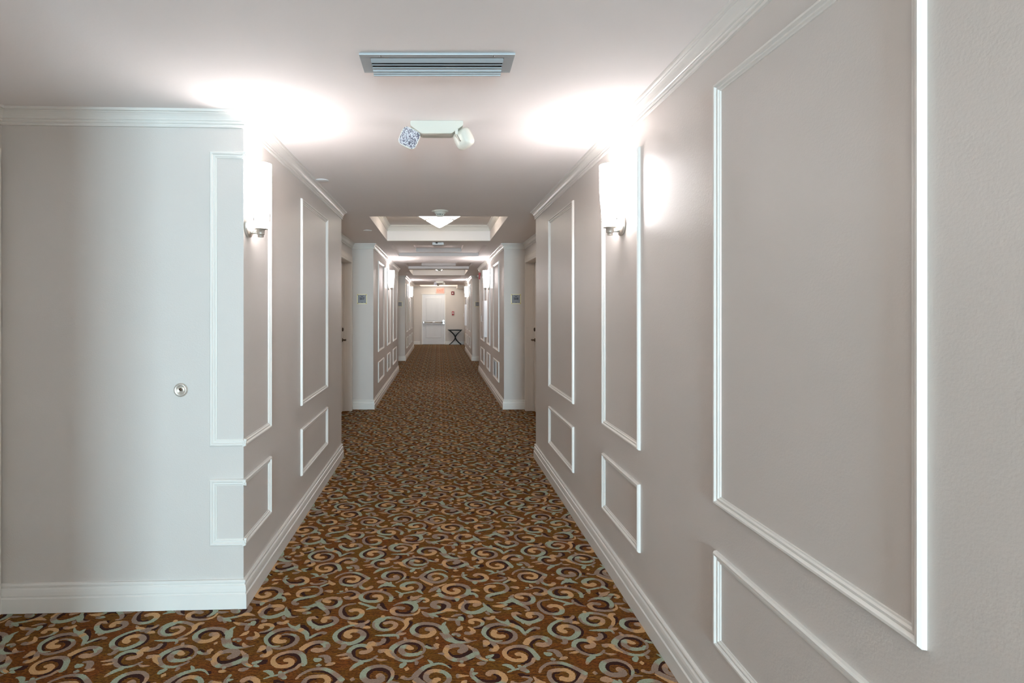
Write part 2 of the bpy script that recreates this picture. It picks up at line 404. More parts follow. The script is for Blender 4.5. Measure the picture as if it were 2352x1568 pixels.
tube(bm, [(-.62, yd-.06, .935), (.18, yd-.06, .935)], .026, 14)
obj('push_bar', bm, 'chrome', parent=d5)
bm = B(); box(bm, -.655, -.605, yd-.075, yd, .90, .97, bev=.006); box(bm, .165, .245, yd-.07, yd, .86, 1.04, bev=.012)
obj('latch_case', bm, 'chrome', parent=d5)
bm = B(); lathe(bm, [(0, 0), (.022, 0), (.022, .03), (0, .032)], 16, Matrix.Translation((.222, yd-.07, .945)) @ Matrix.Rotation(PI/2, 4, 'X')); obj('dogging_knob', bm, 'black', parent=d5)
bm = B(); box(bm, -.678, .252, yd-.003, yd+.04, 0, .008); obj('door_sweep', bm, 'slot', parent=d5)

# right-hand bulkhead and light strip at the far end
bm = B(); box(bm, .755, RJ, 22.86, END, 2.345, H); trim(bm, 'wall')

# ------------------------------------------------------------------ carpet
T, P_, N_, K, D_ = rgb(152, 160, 140), rgb(144, 124, 110), rgb(192, 152, 108), rgb(174, 140, 112), rgb(58, 35, 31)
OX = {1: (660, 1290), 2: (840, 1290), 3: (1000, 1290), 4: (640, 1400), 5: (820, 1400), 6: (1000, 1400), 7: (1160, 1400)}
def fl(reg, x, y):
    px, py = OX[reg][0]+x/11.76, OX[reg][1]+y/11.76
    d = F*CAMZ/(py-VY); return ((px-VX)/F*d, d)
# (region, points, widths in mm from start to end, colours from start to end)
SW = [
(1, [(1010,190),(1080,160),(1160,185),(1140,235),(1050,255),(900,255),(790,190),(840,110),(1000,58),(1200,42),(1350,80),(1405,160),(1420,240)], (24,17,22), 'NNNNKPTT'),
(1, [(1440,250),(1350,230),(1250,290),(1100,335),(960,375),(800,400),(640,440)], (16,13,6), 'TKPTTT'),
(1, [(620,325),(740,335),(830,390)], (8,20,14), 'TT'), (1, [(945,325),(1000,390),(1090,440)], (10,26,14), 'TPT'),
(1, [(1620,510),(1740,540),(1850,530),(1920,460),(1850,405),(1700,400),(1520,425),(1440,500),(1460,590),(1600,635),(1780,640),(1950,590),(2080,520),(2190,450)], (24,16,24), 'NNNNKPPTTPKP'),
(1, [(1280,445),(1400,365),(1600,300),(1850,300),(2050,370),(2220,470)], (10,17,20), 'KPPTPT'),
(1, [(2050,530),(1970,640),(2030,715),(2150,730),(2260,690),(2230,655)], (12,18,24), 'PPTNK'),
(1, [(1850,640),(1800,710)], (26,18,16), 'PP'), 
(3, [(1060,400),(1090,350),(1200,335),(1330,370),(1385,440),(1320,500),(1150,525),(950,505),(830,450),(740,380),(760,280)], (22,22,12), 'KKNNTKPTPT'),
(3, [(740,370),(870,350)], (20,14,5), 'TT'), (3, [(1060,520),(1075,610)], (34,24,10), 'TT'),
(3, [(690,390),(560,395),(420,395)], (5,12,30), 'NNP'), (3, [(640,455),(560,500),(500,520)], (8,20,6), 'KNK'),
(3, [(1620,690),(1530,660),(1400,690),(1365,760),(1430,830),(1560,845)], (30,22,6), 'NNNKNK'),
(3, [(1310,625),(1500,585),(1720,580),(1880,625),(1950,720),(1860,810),(1650,860),(1470,905),(1400,965),(1440,1020),(1580,1030)], (5,20,22), 'PPTPPPTTTPP'),
(3, [(1830,580),(1930,525),(2010,470),(1950,400)], (14,14,8), 'TTNK'), (3, [(1990,440),(2080,490),(2200,520)], (16,22,26), 'KNN'),
(3, [(1500,470),(1620,510),(1800,495),(1900,440),(1830,415),(1710,410)], (14,18,5), 'KPPPK'),
(3, [(2010,690),(2120,690),(2270,710)], (6,24,26), 'PKN'),
(1, [(1190,1085),(1060,1075),(1010,1040),(1100,995),(1250,975),(1390,1000),(1430,1080),(1360,1180),(1170,1240),(980,1225),(860,1160),(800,1110)], (24,20,32), 'NNKKPTTPPTT'),
(1, [(800,1120),(880,1040),(970,990)], (30,18,5), 'TPK'), (1, [(820,1140),(700,1185),(550,1220),(320,1225)], (30,18,6), 'TTTN'),
(1, [(620,1250),(420,1310),(160,1310)], (12,26,5), 'TNN'), (1, [(1400,1030),(1440,955)], (20,12,4), 'KK'),
(1, [(880,1210),(1010,1290),(1090,1370),(1070,1430),(950,1450)], (20,20,8), 'TTPPK'),
(1, [(1560,930),(1620,980),(1750,985),(1880,940),(1910,865),(1820,805),(1680,790),(1560,825),(1440,845),(1330,865)], (28,18,5), 'KPNKPPPPT'),
(1, [(1590,700),(1600,790)], (6,14,14), 'NK'), (1, [(1400,810),(1520,790)], (16,10,10), 'TT'),
(4, [(1930,70),(1990,20),(2090,5),(2220,30),(2250,110),(2170,200),(2000,240),(1800,225),(1690,150),(1670,50),(1700,-40),(1780,-100),(1900,-140),(2100,-165)], (26,19,10), 'KNNTTPPPPPP'),
(2, [(-190,-10+1100),(-120,1130),(40,1180),(150,1220),(290,1240),(370,1130)], (14,16,10), 'NTTTTPP'), (2, [(0,1300),(120,1260),(250,1240)], (6,14,16), 'TTT'),
(2, [(340,1200),(440,1280),(620,1325)], (20,14,4), 'PPP'),
(2, [(180,955),(270,925),(380,935),(410,1000),(320,1060),(150,1075),(0,1060),(-120,1000),(-115,910),(0,840),(180,800),(380,800),(550,845),(670,920),(690,1000),(640,1085)], (26,19,18), 'KNNTTTTPPPPPTT'),
(2, [(380,800),(450,735)], (16,12,10), 'KK'), (2, [(700,1020),(800,985)], (10,8,4), 'TK'),
(2, [(740,380),(830,405),(830,455),(700,475),(560,465),(480,405),(530,315),(700,260),(900,260),(1040,315),(1060,400),(980,490),(800,580)], (30,19,8), 'KPPPTTPPPKTPK'),
(2, [(1000,480),(1200,490)], (18,10,4), 'PP'), (2, [(460,520),(640,620),(820,680)], (8,32,6), 'TTT'), (2, [(330,715),(460,640),(640,610),(680,540)], (6,26,8), 'TTTT'),
(2, [(290,555),(420,540),(550,560)], (16,34,16), 'KK'), (2, [(225,440),(330,450)], (14,20,8), 'KP'),
(5, [(50,1145),(180,1155),(320,1115),(355,1050),(270,990),(120,965),(-50,995),(-190,1090),(-215,1180),(-150,1290),(0,1370),(180,1395),(380,1350),(560,1240)], (24,18,10), 'KKKNTTTTPPPTTPP'),
(5, [(-215,1190),(-400,1225),(-580,1245)], (22,14,4), 'PKN'), (5, [(-180,1280),(-300,1310),(-480,1330)], (14,12,4), 'KNK'),
(5, [(480,1310),(620,1360),(820,1355)], (6,14,5), 'PKK'), (2, [(480,195),(330,240),(210,320)], (16,20,8), 'TTK'),
(5, [(1530,1020),(1440,1040),(1360,1000),(1280,1000),(1210,1050),(1210,1140),(1320,1210),(1490,1220),(1660,1195),(1770,1120)], (24,24,16), 'NNTPPTTTT'),
(5, [(1700,1230),(1800,1140),(1820,1020),(1720,910),(1540,850),(1320,850),(1110,930),(950,1050),(930,1160),(1010,1270),(1180,1360),(1400,1390),(1600,1350),(1800,1240)], (8,24,10), 'PPPPKPPTTPPTTPP'),
(5, [(1320,850),(1290,740)], (18,14,10), 'KP'), (5, [(1840,970),(1930,1025),(2080,1040),(2190,990)], (14,14,24), 'TTPN'), (5, [(2060,970),(2230,940)], (18,26,14), 'KN'),
(5, [(930,1170),(830,1110),(700,1110),(560,1145)], (18,20,26), 'PNKP'), (5, [(770,1110),(880,1230),(1020,1320)], (18,16,5), 'NNN'),
(2, [(1540,180),(1520,240)], (18,14,10), 'PP'), (2, [(1330,200),(1240,250),(1250,285)], (16,22,14), 'TT'), (2, [(1290,290),(1390,300)], (14,24,14), 'NN'),
(2, [(2010,430),(1930,450),(1860,480),(1780,465),(1720,420),(1760,350),(1900,320),(2080,345),(2180,420),(2120,500),(1950,555),(1780,545),(1620,490),(1500,420)], (22,18,26), 'NNPPKNTTPPPPPPP'),
(2, [(1480,430),(1560,350),(1700,270),(1860,230),(2030,220),(2220,290)], (24,18,4), 'PPTTTT'), (2, [(1850,215),(1750,160)], (16,12,4), 'TT'),
(2, [(1470,420),(1350,440),(1230,400)], (14,14,22), 'PPK'), (2, [(1450,460),(1600,545),(1740,605),(1820,610)], (6,14,20), 'NNNN'), (2, [(1770,650),(1790,590)], (4,16,18), 'NN'),
(2, [(1300,690),(1210,710),(1120,740),(1000,705),(1010,630),(1140,575),(1330,560),(1460,610),(1490,700),(1400,780),(1240,815),(1050,850),(950,850),(800,785)], (32,19,8), 'NNNTTTPPPPTTTT'),
(2, [(1400,760),(1550,870)], (30,16,4), 'TT'), (2, [(960,860),(930,980)], (24,18,8), 'TK'),
(2, [(1060,1275),(960,1250),(830,1245),(720,1300),(750,1390),(870,1430),(1060,1445),(1260,1430),(1420,1370),(1450,1260)], (24,20,8), 'PPKNKPPPNNN'),
(2, [(740,1190),(900,1125),(1100,1095),(1260,1120),(1345,1180),(1350,1270),(1240,1380)], (5,28,14), 'PPTTTTP'),
(2, [(1220,1110),(1400,1070),(1500,1000),(1620,1000),(1685,1050),(1600,1085),(1560,1060)], (24,18,14), 'TTPTNNT'), (2, [(1130,1070),(1300,990),(1530,910)], (8,30,6), 'PKK'), (2, [(1240,990),(1230,920)], (20,12,6), 'KK'),
(2, [(1420,1240),(1560,1250),(1740,1240)], (14,18,4), 'PPP'),
(2, [(2020,1205),(1920,1225),(1830,1185),(1850,1110),(1980,1080),(2130,1100),(2240,1160),(2220,1260),(2120,1330),(1950,1380),(1750,1410),(1640,1390),(1500,1340)], (34,20,10), 'TPPPKPPPTTTTPK'),
(3, [(130,1370),(350,1300),(620,1340)], (6,26,6), 'NNK'), (5, [(1980,110),(2060,240)], (22,20,8), 'TP'), (5, [(2030,130),(2200,200)], (20,16,8), 'TT'), (5, [(1740,50),(1860,150),(1960,180)], (6,16,20), 'KPP'),
(3, [(460,740),(560,750),(620,790),(530,845),(380,840),(250,780),(240,700),(330,640),(500,610),(700,625),(850,680),(900,770),(850,870),(700,940),(500,985),(300,965),(150,910),(70,840)], (24,22,26), 'KNNNNNNNPPPTTPNPPTT'),
(3, [(80,830),(115,720)], (30,18,6), 'TT'), (3, [(100,860),(0,920),(-110,930)], (24,18,4), 'TNN'), (3, [(110,700),(-40,740),(-190,830)], (16,28,4), 'PPK'), (3, [(-60,700),(100,660),(310,585)], (12,12,4), 'PNN'),
(3, [(590,980),(580,1075)], (26,20,8), 'TT'), (3, [(890,860),(1030,865),(1110,910),(1120,980)], (26,16,14), 'TTTP'), (3, [(950,780),(1070,765),(1200,795)], (8,26,5), 'KNN'),
(3, [(1000,1180),(1080,1170),(1170,1130),(1100,1080),(950,1085),(800,1100),(720,1180),(740,1290),(860,1360),(1020,1380),(1200,1340),(1330,1270),(1420,1250)], (28,21,30), 'KKNNPPPPTTTTT'),
(3, [(1280,1100),(1350,1200),(1440,1290),(1530,1355),(1640,1375),(1780,1350)], (5,28,4), 'PTTTPP'), (3, [(790,1070),(670,1170),(660,1280)], (6,14,12), 'NNN'), (3, [(830,1100),(790,1020)], (20,12,4), 'PP'),
(6, [(1370,50),(1460,150)], (16,16,8), 'PP'), (6, [(1310,210),(1420,240),(1540,225),(1560,160)], (16,22,18), 'PKNN'), (6, [(870,150),(950,180),(1030,190)], (14,28,14), 'PK'),
(6, [(590,1110),(690,1115),(780,1060),(730,985),(600,960),(430,990),(300,1060),(280,1170),(370,1290),(550,1360),(720,1350),(900,1290),(1040,1220),(1110,1160)], (34,20,26), 'PPPPPPNNNKTPPTTP'),
(6, [(850,955),(960,1030),(1070,1100),(1120,1220),(1220,1310),(1420,1390)], (8,26,10), 'KKPTPTT'), (6, [(1350,1290),(1460,1270),(1590,1210)], (16,18,4), 'TTT'), (6, [(1200,1290),(1320,1340),(1440,1370)], (6,12,5), 'NN'), (6, [(1440,1340),(1620,1380)], (18,14,5), 'TT'),
(6, [(250,1200),(60,1180)], (16,12,4), 'PP'), (6, [(320,950),(330,1030)], (10,22,18), 'KK'),
(6, [(1890,690),(1760,725),(1620,700),(1570,630),(1630,545)], (24,28,20), 'NNNNN'), (6, [(1650,560),(1720,525),(1860,530),(2030,570),(2150,660),(2140,780),(2020,860),(1850,905),(1650,880),(1450,830)], (8,20,12), 'PPTPPPPPPP'),
(6, [(1820,840),(1600,845),(1420,770),(1310,650),(1340,530),(1480,430),(1700,390),(1900,420),(2100,450),(2260,530)], (5,24,12), 'TTTTTPPPPP'),
(7, [(-280,230),(-130,320),(60,370),(220,430),(390,500),(480,590),(560,700)], (5,26,12), 'TTTTNTTTP'), (7, [(60,350),(70,260)], (26,14,4), 'TT'), (7, [(560,640),(690,535),(820,490),(950,520)], (14,14,20), 'TTPP'),
(6, [(1480,860),(1570,930),(1650,1010),(1600,1090),(1440,1085)], (16,22,20), 'PPNNP'), (6, [(1290,830),(1380,890),(1310,1010)], (20,28,8), 'KNP'),
(7, [(1690,590),(1600,590),(1510,555),(1490,490),(1600,445),(1780,455),(1930,525),(1970,620),(1890,720),(1760,775),(1600,770),(1400,720),(1240,620),(1200,500),(1280,390),(1430,310),(1640,270)], (26,23,12), 'NNNNPPTTTTPTTTTTTP'),
(7, [(1560,330),(1700,290),(1840,380)], (14,34,10), 'PPP'), (7, [(1720,260),(1820,220),(1835,150)], (16,16,12), 'PKP'), (7, [(1270,175),(1420,240),(1620,255)], (5,18,10), 'PNN'), (7, [(1820,370),(1900,350),(2020,370)], (6,26,6), 'NN'),
(7, [(1620,780),(1620,900),(1500,900)], (24,20,8), 'PPP'),
(7, [(750,200),(660,180),(640,115),(760,100),(900,115),(985,185),(940,260),(800,320),(650,345),(480,310),(320,240),(235,150),(240,70)], (28,20,20), 'NNNPPPTTTTTTKK'),
(7, [(260,60),(330,100),(460,125)], (20,18,4), 'KKK'), (7, [(620,350),(650,440)], (34,26,8), 'TK'), (7, [(470,320),(500,390)], (18,14,5), 'TT'),
(7, [(850,890),(930,940),(1060,950),(1180,900),(1170,810),(1050,755),(880,735),(700,780),(600,860),(545,960)], (32,20,26), 'KKKPPTPPKNNN'), (7, [(960,775),(1100,830),(1130,880)], (4,10,10), 'TT'),
(5, [(710,390),(820,350),(960,350),(1050,410),(970,500),(800,545),(620,530),(530,440),(580,340),(700,270),(760,220)], (22,18,20), 'KKKKNTTTTTT'),
(5, [(760,590),(580,560),(450,470),(460,350),(580,260),(760,220),(960,220),(1150,260),(1290,330),(1330,430),(1250,530),(1120,620),(1040,690)], (5,19,12), 'PPPPTTTPPKNNPP'),
(5, [(1310,480),(1360,390),(1330,320),(1400,250),(1520,245)], (8,22,18), 'NNNNK'), (5, [(700,150),(700,220)], (16,18,8), 'NN'),
(5, [(480,700),(800,695),(1080,700),(1110,800)], (4,20,8), 'TTTTP'), (5, [(1100,680),(1200,660),(1340,630)], (12,20,4), 'KK'), (5, [(330,870),(420,930),(580,930),(710,860),(720,770)], (34,22,18), 'KNPPP'),
(5, [(1830,550),(1970,530),(2060,590),(2010,670),(1850,720),(1660,700),(1520,620),(1500,520),(1600,425),(1800,375),(2050,390),(2200,440),(2320,530)], (28,21,20), 'PKNNNPTTTPPPPT'),
(6, [(290,330),(220,400),(250,500),(340,640)], (6,24,20), 'TTTT'), (6, [(20,400),(150,470),(260,600),(370,740),(470,830),(640,880),(870,880),(1120,820)], (14,24,4), 'PTTPTTPP'), (6, [(120,620),(270,740),(420,850),(600,910)], (10,26,6), 'PPTT'),
(6, [(440,690),(540,660),(640,690),(580,720)], (16,18,16), 'TPT'), (6, [(770,750),(860,830),(1010,850)], (8,16,6), 'NKP'), (6, [(0,760),(100,770)], (20,28,14), 'KN'),
(6, [(1060,350),(960,350),(960,290),(1120,275),(1250,315),(1270,390),(1170,455),(1010,490)], (20,19,8), 'NNNNTPP'), (6, [(870,465),(980,520),(1020,590),(930,640),(770,630)], (6,22,22), 'NNNKPP'),
(6, [(600,240),(610,360),(640,440)], (26,20,14), 'TPP'), (6, [(720,440),(660,520),(550,580)], (8,22,4), 'NN'), (6, [(140,210),(340,260),(580,270)], (4,22,14), 'NNPP'), (6, [(420,200),(560,150),(740,130)], (5,18,6), 'NPP'), (6, [(660,180),(740,310)], (22,22,8), 'TT'),
(7, [(1050,1150),(1140,1200),(1280,1190)], (10,26,16), 'TTT'), (7, [(1120,1110),(1300,1105),(1430,1180),(1480,1290)], (8,24,24), 'PPPP'), (7, [(1470,1350),(1580,1310),(1700,1280)], (5,22,8), 'NKN'), (7, [(1270,1300),(1320,1390)], (10,26,20), 'TP'),
(4, [(630,100),(760,90),(890,90)], (14,24,8), 'PPTT'), (3, [(840,220),(940,215),(1040,195)], (14,24,8), 'KPP'), (3, [(470,240),(550,240),(630,235)], (10,20,5), 'NN'), (3, [(540,170),(550,220)], (14,14,10), 'TP'),
]
DK = [
(1, [(840,165),(930,100),(1100,75),(1270,100),(1330,160),(1250,235),(1120,290),(1000,310)], (6,22,5)), (1, [(850,455),(950,480),(1070,480)], (14,16,6)),
(1, [(1580,335),(1780,330),(1960,370),(2060,450),(1990,520),(1850,590),(1680,605),(1560,570),(1515,520),(1580,450),(1700,440)], (4,18,5)),
(3, [(1160,370),(1270,400),(1240,465),(1050,480),(880,445),(780,380)], (8,22,10)), (3, [(1450,710),(1560,800),(1700,810)], (14,12,4)), (3, [(1840,575),(1950,545),(2040,520)], (4,16,8)), (3, [(1440,965),(1600,910),(1760,880)], (4,12,4)),
(1, [(1190,1040),(1330,1070),(1290,1170),(1150,1220),(980,1205),(860,1150)], (5,22,5)), (1, [(960,1290),(780,1240),(580,1320)], (5,18,5)), (1, [(1130,1300),(1120,1400),(1180,1300)], (8,12,5)),
(1, [(1690,935),(1800,890),(1840,840)], (5,14,5)), (1, [(1560,830),(1700,820),(1830,850)], (3,8,4)),
(2, [(430,1100),(460,1210),(580,1310)], (16,20,5)), (4, [(1840,-120),(1740,-20),(1750,90),(1830,170),(1950,195),(2100,150)], (6,22,5)),
(2, [(180,840),(80,890),(40,960),(110,1020),(300,1010)], (5,20,5)), (2, [(690,940),(740,980),(820,940)], (8,8,4)), (2, [(520,730),(540,790)], (14,14,6)),
(2, [(950,470),(1010,390),(930,320),(750,290),(620,330),(580,410),(640,440)], (5,20,6)), (2, [(370,700),(520,670),(720,690)], (4,12,4)), (2, [(1130,380),(1150,450)], (14,16,5)),
(5, [(280,1070),(180,1030),(40,1030),(-90,1090),(-130,1190),(-80,1280),(60,1340),(250,1350)], (5,22,5)),
(5, [(1020,1210),(1030,1100),(1150,970),(1350,910),(1560,920),(1690,1010),(1620,1110),(1480,1155)], (12,17,5)), (5, [(1860,930),(2030,1000)], (5,12,8)),
(2, [(1850,280),(1710,310),(1620,370),(1620,450),(1720,520),(1850,530)], (4,18,5)), (2, [(2150,230),(2240,270)], (8,12,5)),
(2, [(1180,600),(1070,650),(1080,700),(1150,700)], (4,16,5)), (2, [(1520,600),(1550,700),(1520,800)], (5,24,8)),
(2, [(900,1135),(1100,1140),(1240,1200),(1280,1280),(1190,1350),(1030,1385),(880,1370),(830,1310)], (4,20,12)), (2, [(1180,930),(1170,1020)], (18,20,5)), (2, [(1360,1120),(1500,1050),(1550,1040)], (4,14,5)),
(2, [(1890,1125),(2050,1115),(2110,1190),(2060,1290),(1930,1330)], (5,20,6)), (5, [(2180,150),(2280,200)], (16,16,5)),
(3, [(340,755),(380,690),(520,655),(700,665),(830,740)], (18,14,14)), (3, [(930,830),(1040,810)], (8,18,6)), (3, [(650,985),(850,910),(1060,890)], (16,12,4)), (3, [(430,1030),(560,1080)], (6,14,6)), (3, [(160,800),(280,870)], (6,16,6)),
(3, [(970,1110),(830,1150),(800,1230),(880,1290)], (5,34,10)), (3, [(1400,1150),(1480,1280),(1600,1330),(1740,1330)], (16,16,4)), (3, [(2000,740),(2010,810)], (14,18,6)),
(6, [(350,1110),(390,1220),(540,1290),(740,1270),(900,1200),(1000,1090)], (8,30,24)), (6, [(1510,1310),(1600,1270),(1720,1190)], (8,30,16)), (6, [(1060,1290),(830,1380)], (5,14,5)),
(6, [(1900,430),(1700,440),(1500,480),(1400,560),(1400,660),(1500,760),(1640,810)], (4,18,5)), (6, [(1690,610),(1780,585),(1930,600),(2040,670),(2030,770),(1880,840)], (8,18,5)), (6, [(1400,990),(1460,950),(1540,1020)], (16,20,5)),
(7, [(130,280),(300,390),(450,500),(560,580)], (16,20,5)), (7, [(640,600),(740,560),(850,540)], (5,14,8)),
(7, [(1520,350),(1400,400),(1310,490),(1330,600),(1450,690),(1600,720)], (5,18,6)), (7, [(1560,410),(1750,400),(1930,450),(2050,560),(2040,690),(1920,770),(1700,810)], (5,18,6)), (7, [(1860,170),(1880,300)], (8,20,12)), (7, [(1560,180),(1760,190)], (10,14,5)),
(7, [(300,150),(430,230),(620,285),(800,265),(910,200),(860,140),(760,135)], (8,18,5)), (7, [(330,60),(460,110)], (16,14,4)),
(7, [(760,1040),(700,930),(760,830),(900,790),(1060,820)], (5,20,5)),
(5, [(880,290),(680,320),(600,400),(680,480),(820,495),(950,470)], (4,18,6)), (5, [(1410,300),(1420,400),(1290,550)], (26,16,5)), (5, [(790,740),(810,850),(640,960)], (14,22,5)), (5, [(270,430),(330,330)], (20,18,6)), (5, [(20,310),(200,330)], (14,14,5)),
(5, [(1660,650),(1610,560),(1710,450),(1900,420),(2100,440),(2280,590)], (12,18,10)), (6, [(480,730),(580,810),(740,850),(850,860)], (10,20,4)), (6, [(740,130),(760,290)], (18,22,10)), (6, [(1040,520),(1200,500),(1320,430)], (4,14,6)), (6, [(1270,220),(1330,310)], (12,18,5)),
]
LA, LB = (.976, .040), (0.0, .848)
CM = {'T': T, 'P': P_, 'N': N_, 'K': K}
def catmull(pts, n):
    if len(pts) == 2: return [(pts[0][0]+(pts[1][0]-pts[0][0])*t/n, pts[0][1]+(pts[1][1]-pts[0][1])*t/n) for t in range(n+1)]
    P = [pts[0]]+list(pts)+[pts[-1]]; out = []
    for i in range(1, len(P)-2):
        for k in range(n):
            t = k/n; a, b, c, d = P[i-1], P[i], P[i+1], P[i+2]
            out.append(tuple(.5*((2*b[j])+(-a[j]+c[j])*t+(2*a[j]-5*b[j]+4*c[j]-d[j])*t*t+(-a[j]+3*b[j]-3*c[j]+d[j])*t**3) for j in (0, 1)))
    out.append(P[-2]); return out
def stroke_tile(rng, fine):
    """returns list of strokes; each a list of (x, y, left?, colour) rows"""
    out = []
    for kind, lst in ((0, DK), (1, SW)):
        for e in lst:
            reg, pts, ws = e[0], e[1], e[2]
            fp = [fl(reg, *p) for p in pts]
            c = catmull(fp, 8)
            # resample evenly
            step = .0045 if fine else .013
            L_ = [0]
            for a, b in zip(c, c[1:]): L_.append(L_[-1]+math.dist(a, b))
            tot = L_[-1]; n = max(4, int(tot/step)); rs = []; k = 0
            for i in range(n+1):
                s = tot*i/n
                while k < len(c)-2 and L_[k+1] < s: k += 1
                f = (s-L_[k])/max(1e-9, L_[k+1]-L_[k]); rs.append((c[k][0]+(c[k+1][0]-c[k][0])*f, c[k][1]+(c[k+1][1]-c[k][1])*f))
            rows = []
            for i, p in enumerate(rs):
                a, b = rs[max(0, i-1)], rs[min(n, i+1)]
                dx, dy = b[0]-a[0], b[1]-a[1]; l = math.hypot(dx, dy) or 1; nx, ny = -dy/l, dx/l
                t = i/n; w = (ws[0]*(1-2*t)+ws[1]*2*t) if t < .5 else (ws[1]*(2-2*t)+ws[2]*(2*t-1))
                w *= .5e-3*(1.16 if kind else 1.3)
                s = t*tot; r0 = ws[0]*.55e-3; r1 = ws[2]*.55e-3     # rounded ends
                if s < r0: w = min(w, math.sqrt(max(0, r0*r0-(r0-s)**2))+.001)
                if tot-s < r1: w = min(w, math.sqrt(max(0, r1*r1-(r1-tot+s)**2))+.001)
                j = .0011 if fine else 0
                wl, wr = w+rng.uniform(-j, j), w+rng.uniform(-j, j)
                if kind:
                    cs = e[3]; u = t*(len(cs)-1); k0 = min(len(cs)-2, int(u)) if len(cs) > 1 else 0; f = u-k0
                    f = max(0, min(1, (f-.25)/.5)); A, Bc = CM[cs[k0]], CM[cs[min(len(cs)-1, k0+1)]]
                    col = tuple(A[q]*(1-f)+Bc[q]*f for q in range(3))+(1,)
                else: col = D_
                rows.append((p[0]+nx*wl, p[1]+ny*wl, p[0]-nx*wr, p[1]-ny*wr, col))
            out.append((kind, rows))
    return out
def inside(x, y):
    if y < 1.7 or y > END: return False
    if y < LC[1]: return -2.3 < x < W+.02
    hw = W if (y < B1 or B2a < y < B2b or B3a < y < B3R) else R
    return abs(x) < hw+.02
bm = B(); col_l = bm.loops.layers.float_color.new('yarn')
q = bm.faces.new([bm.verts.new(p) for p in ((-3.5, -6.1, 0), (1.6, -6.1, 0), (1.6, 24.1, 0), (-3.5, 24.1, 0))])
for lp in q.loops: lp[col_l] = (1, 1, 1, 1)
fine_t, coarse_t = stroke_tile(random.Random(4), True), stroke_tile(random.Random(4), False)
for i in range(-4, 3):
    for j in range(-3, 28):
        ox, oy = LA[0]*i, LA[1]*i+LB[1]*j
        src = fine_t if 2.6+oy < 7.5 else coarse_t
        for si, (kind, rows) in enumerate(src):
            m_ = rows[len(rows)//2]; e0, e1 = rows[0], rows[-1]
            if not (inside(m_[0]+ox, m_[1]+oy) or inside(e0[0]+ox, e0[1]+oy) or inside(e1[0]+ox, e1[1]+oy)): continue
            z = (.0004 if kind == 0 else .0008)+si*2e-6
            vs = [(bm.verts.new((r[0]+ox, r[1]+oy, z)), bm.verts.new((r[2]+ox, r[3]+oy, z))) for r in rows]
            for k in range(len(vs)-1):
                f = bm.faces.new((vs[k][0], vs[k+1][0], vs[k+1][1], vs[k][1])); f.material_index = 1
                lps = f.loops; ca, cb = rows[k][4], rows[k+1][4]
                lps[0][col_l] = ca; lps[1][col_l] = cb; lps[2][col_l] = cb; lps[3][col_l] = ca
floor = obj('floor', bm, ['ground', 'yarn'], kind='structure', recalc=False)

# ------------------------------------------------------------------ wall sconces
def make_sconce(label, y, side):
    t = thing('wall_sconce', label, 'wall lamp', (side*W, y, 1.862), 0 if side < 0 else PI, 'lit glass sconces along the corridor walls')
    # built facing +x from the left wall
    rx = Matrix.Rotation(PI/2, 4, 'Y')
    bm = B(); lathe(bm, [(0, 0), (.055, 0), (.0575, .006), (.0575, .012), (.054, .016), (0, .018)], 36, Matrix.Translation((0, 0, .030)) @ rx); obj('backplate', bm, 'nickel', t)
    bm = B(); tube(bm, [(.012, 0, -.004), (.04, 0, -.004), (.066, 0, -.004)], .006, 10)
    lathe(bm, [(.0, 0), (.008, 0), (.008, .012), (0, .013)], 12, Matrix.Translation((.016, 0, .0)) @ rx); obj('arm', bm, 'nickel', t)
    C_ = Matrix.Translation((.066, 0, 0))
    bm = B(); lathe(bm, [(0, -.026), (.013, -.026), (.014, -.024), (.014, -.014), (.019, -.012), (.020, -.010), (.020, .012), (.036, .014), (.036, .017), (0, .017)], 28, C_); obj('fitter', bm, 'nickel', t)
    bm = B(); pr = [(.0375, .018), (.039, .05), (.0415, .085), (.0465, .13), (.050, .165), (.052, .20), (.0535, .26), (.054, .342)]
    inner = [(r-.0035, z) for r, z in reversed(pr)]
    lathe(bm, pr+[(.052, .3435)]+inner[:-1]+[(.034, .022), (.0, .022)], 40, C_); obj('glass_shade', bm, 'shade', t)
    for zz, rr in ((.056, .0435), (.083, .0455)):
        bm = B(); pts = [(.066+rr*math.cos(a), rr*math.sin(a), zz) for a in [2*PI*k/36 for k in range(36)]]
        tube(bm, pts, .0021, 6, closed=True); obj('ring', bm, 'nickel', t)
    for a in (0, PI*2/3, -PI*2/3):
        bm = B(); ca, sa = math.cos(a), math.sin(a)
        tube(bm, [(.066+.0455*ca, .0455*sa, .092), (.066+.0445*ca, .0445*sa, .05)], .0035, 6)
        obj('ring_clip', bm, 'nickel', t)
    return t
def up_light(x, y, z, p, c=(1, .93, .95)):
    l = bpy.data.lights.new('sconce_bulb', 'POINT'); l.energy = p; l.color = c; l.shadow_soft_size = .03
    o = bpy.data.objects.new('sconce_bulb', l); COL.objects.link(o); o.location = (x, y, z); o.rotation_euler = (PI, 0, 0)
SC = [(-1, 2.86, 'frosted glass wall sconce on the left wall, nearest the corner with the lock'), (1, 2.97, 'frosted glass wall sconce nearest the camera on the right wall'),
      (-1, 10.80, 'glass wall sconce glowing on the left wall just past the 507 room sign'), (1, 10.80, 'glass wall sconce glowing above the larger white cabinet past the 508 room sign'),
      (-1, 18.60, 'small distant wall sconce on the left wall, nearest the end door'), (1, 18.50, 'small distant wall sconce on the right wall above the farther white cabinet')]
SZ = [1.862, 1.886, 1.875, 1.875, 1.875, 1.875]
s0 = make_sconce(SC[0][2], SC[0][1], -1)
for (s, y, l), z in list(zip(SC, SZ))[1:]: dup(s0, (s*W, y, z), l, rz=0 if s < 0 else PI)
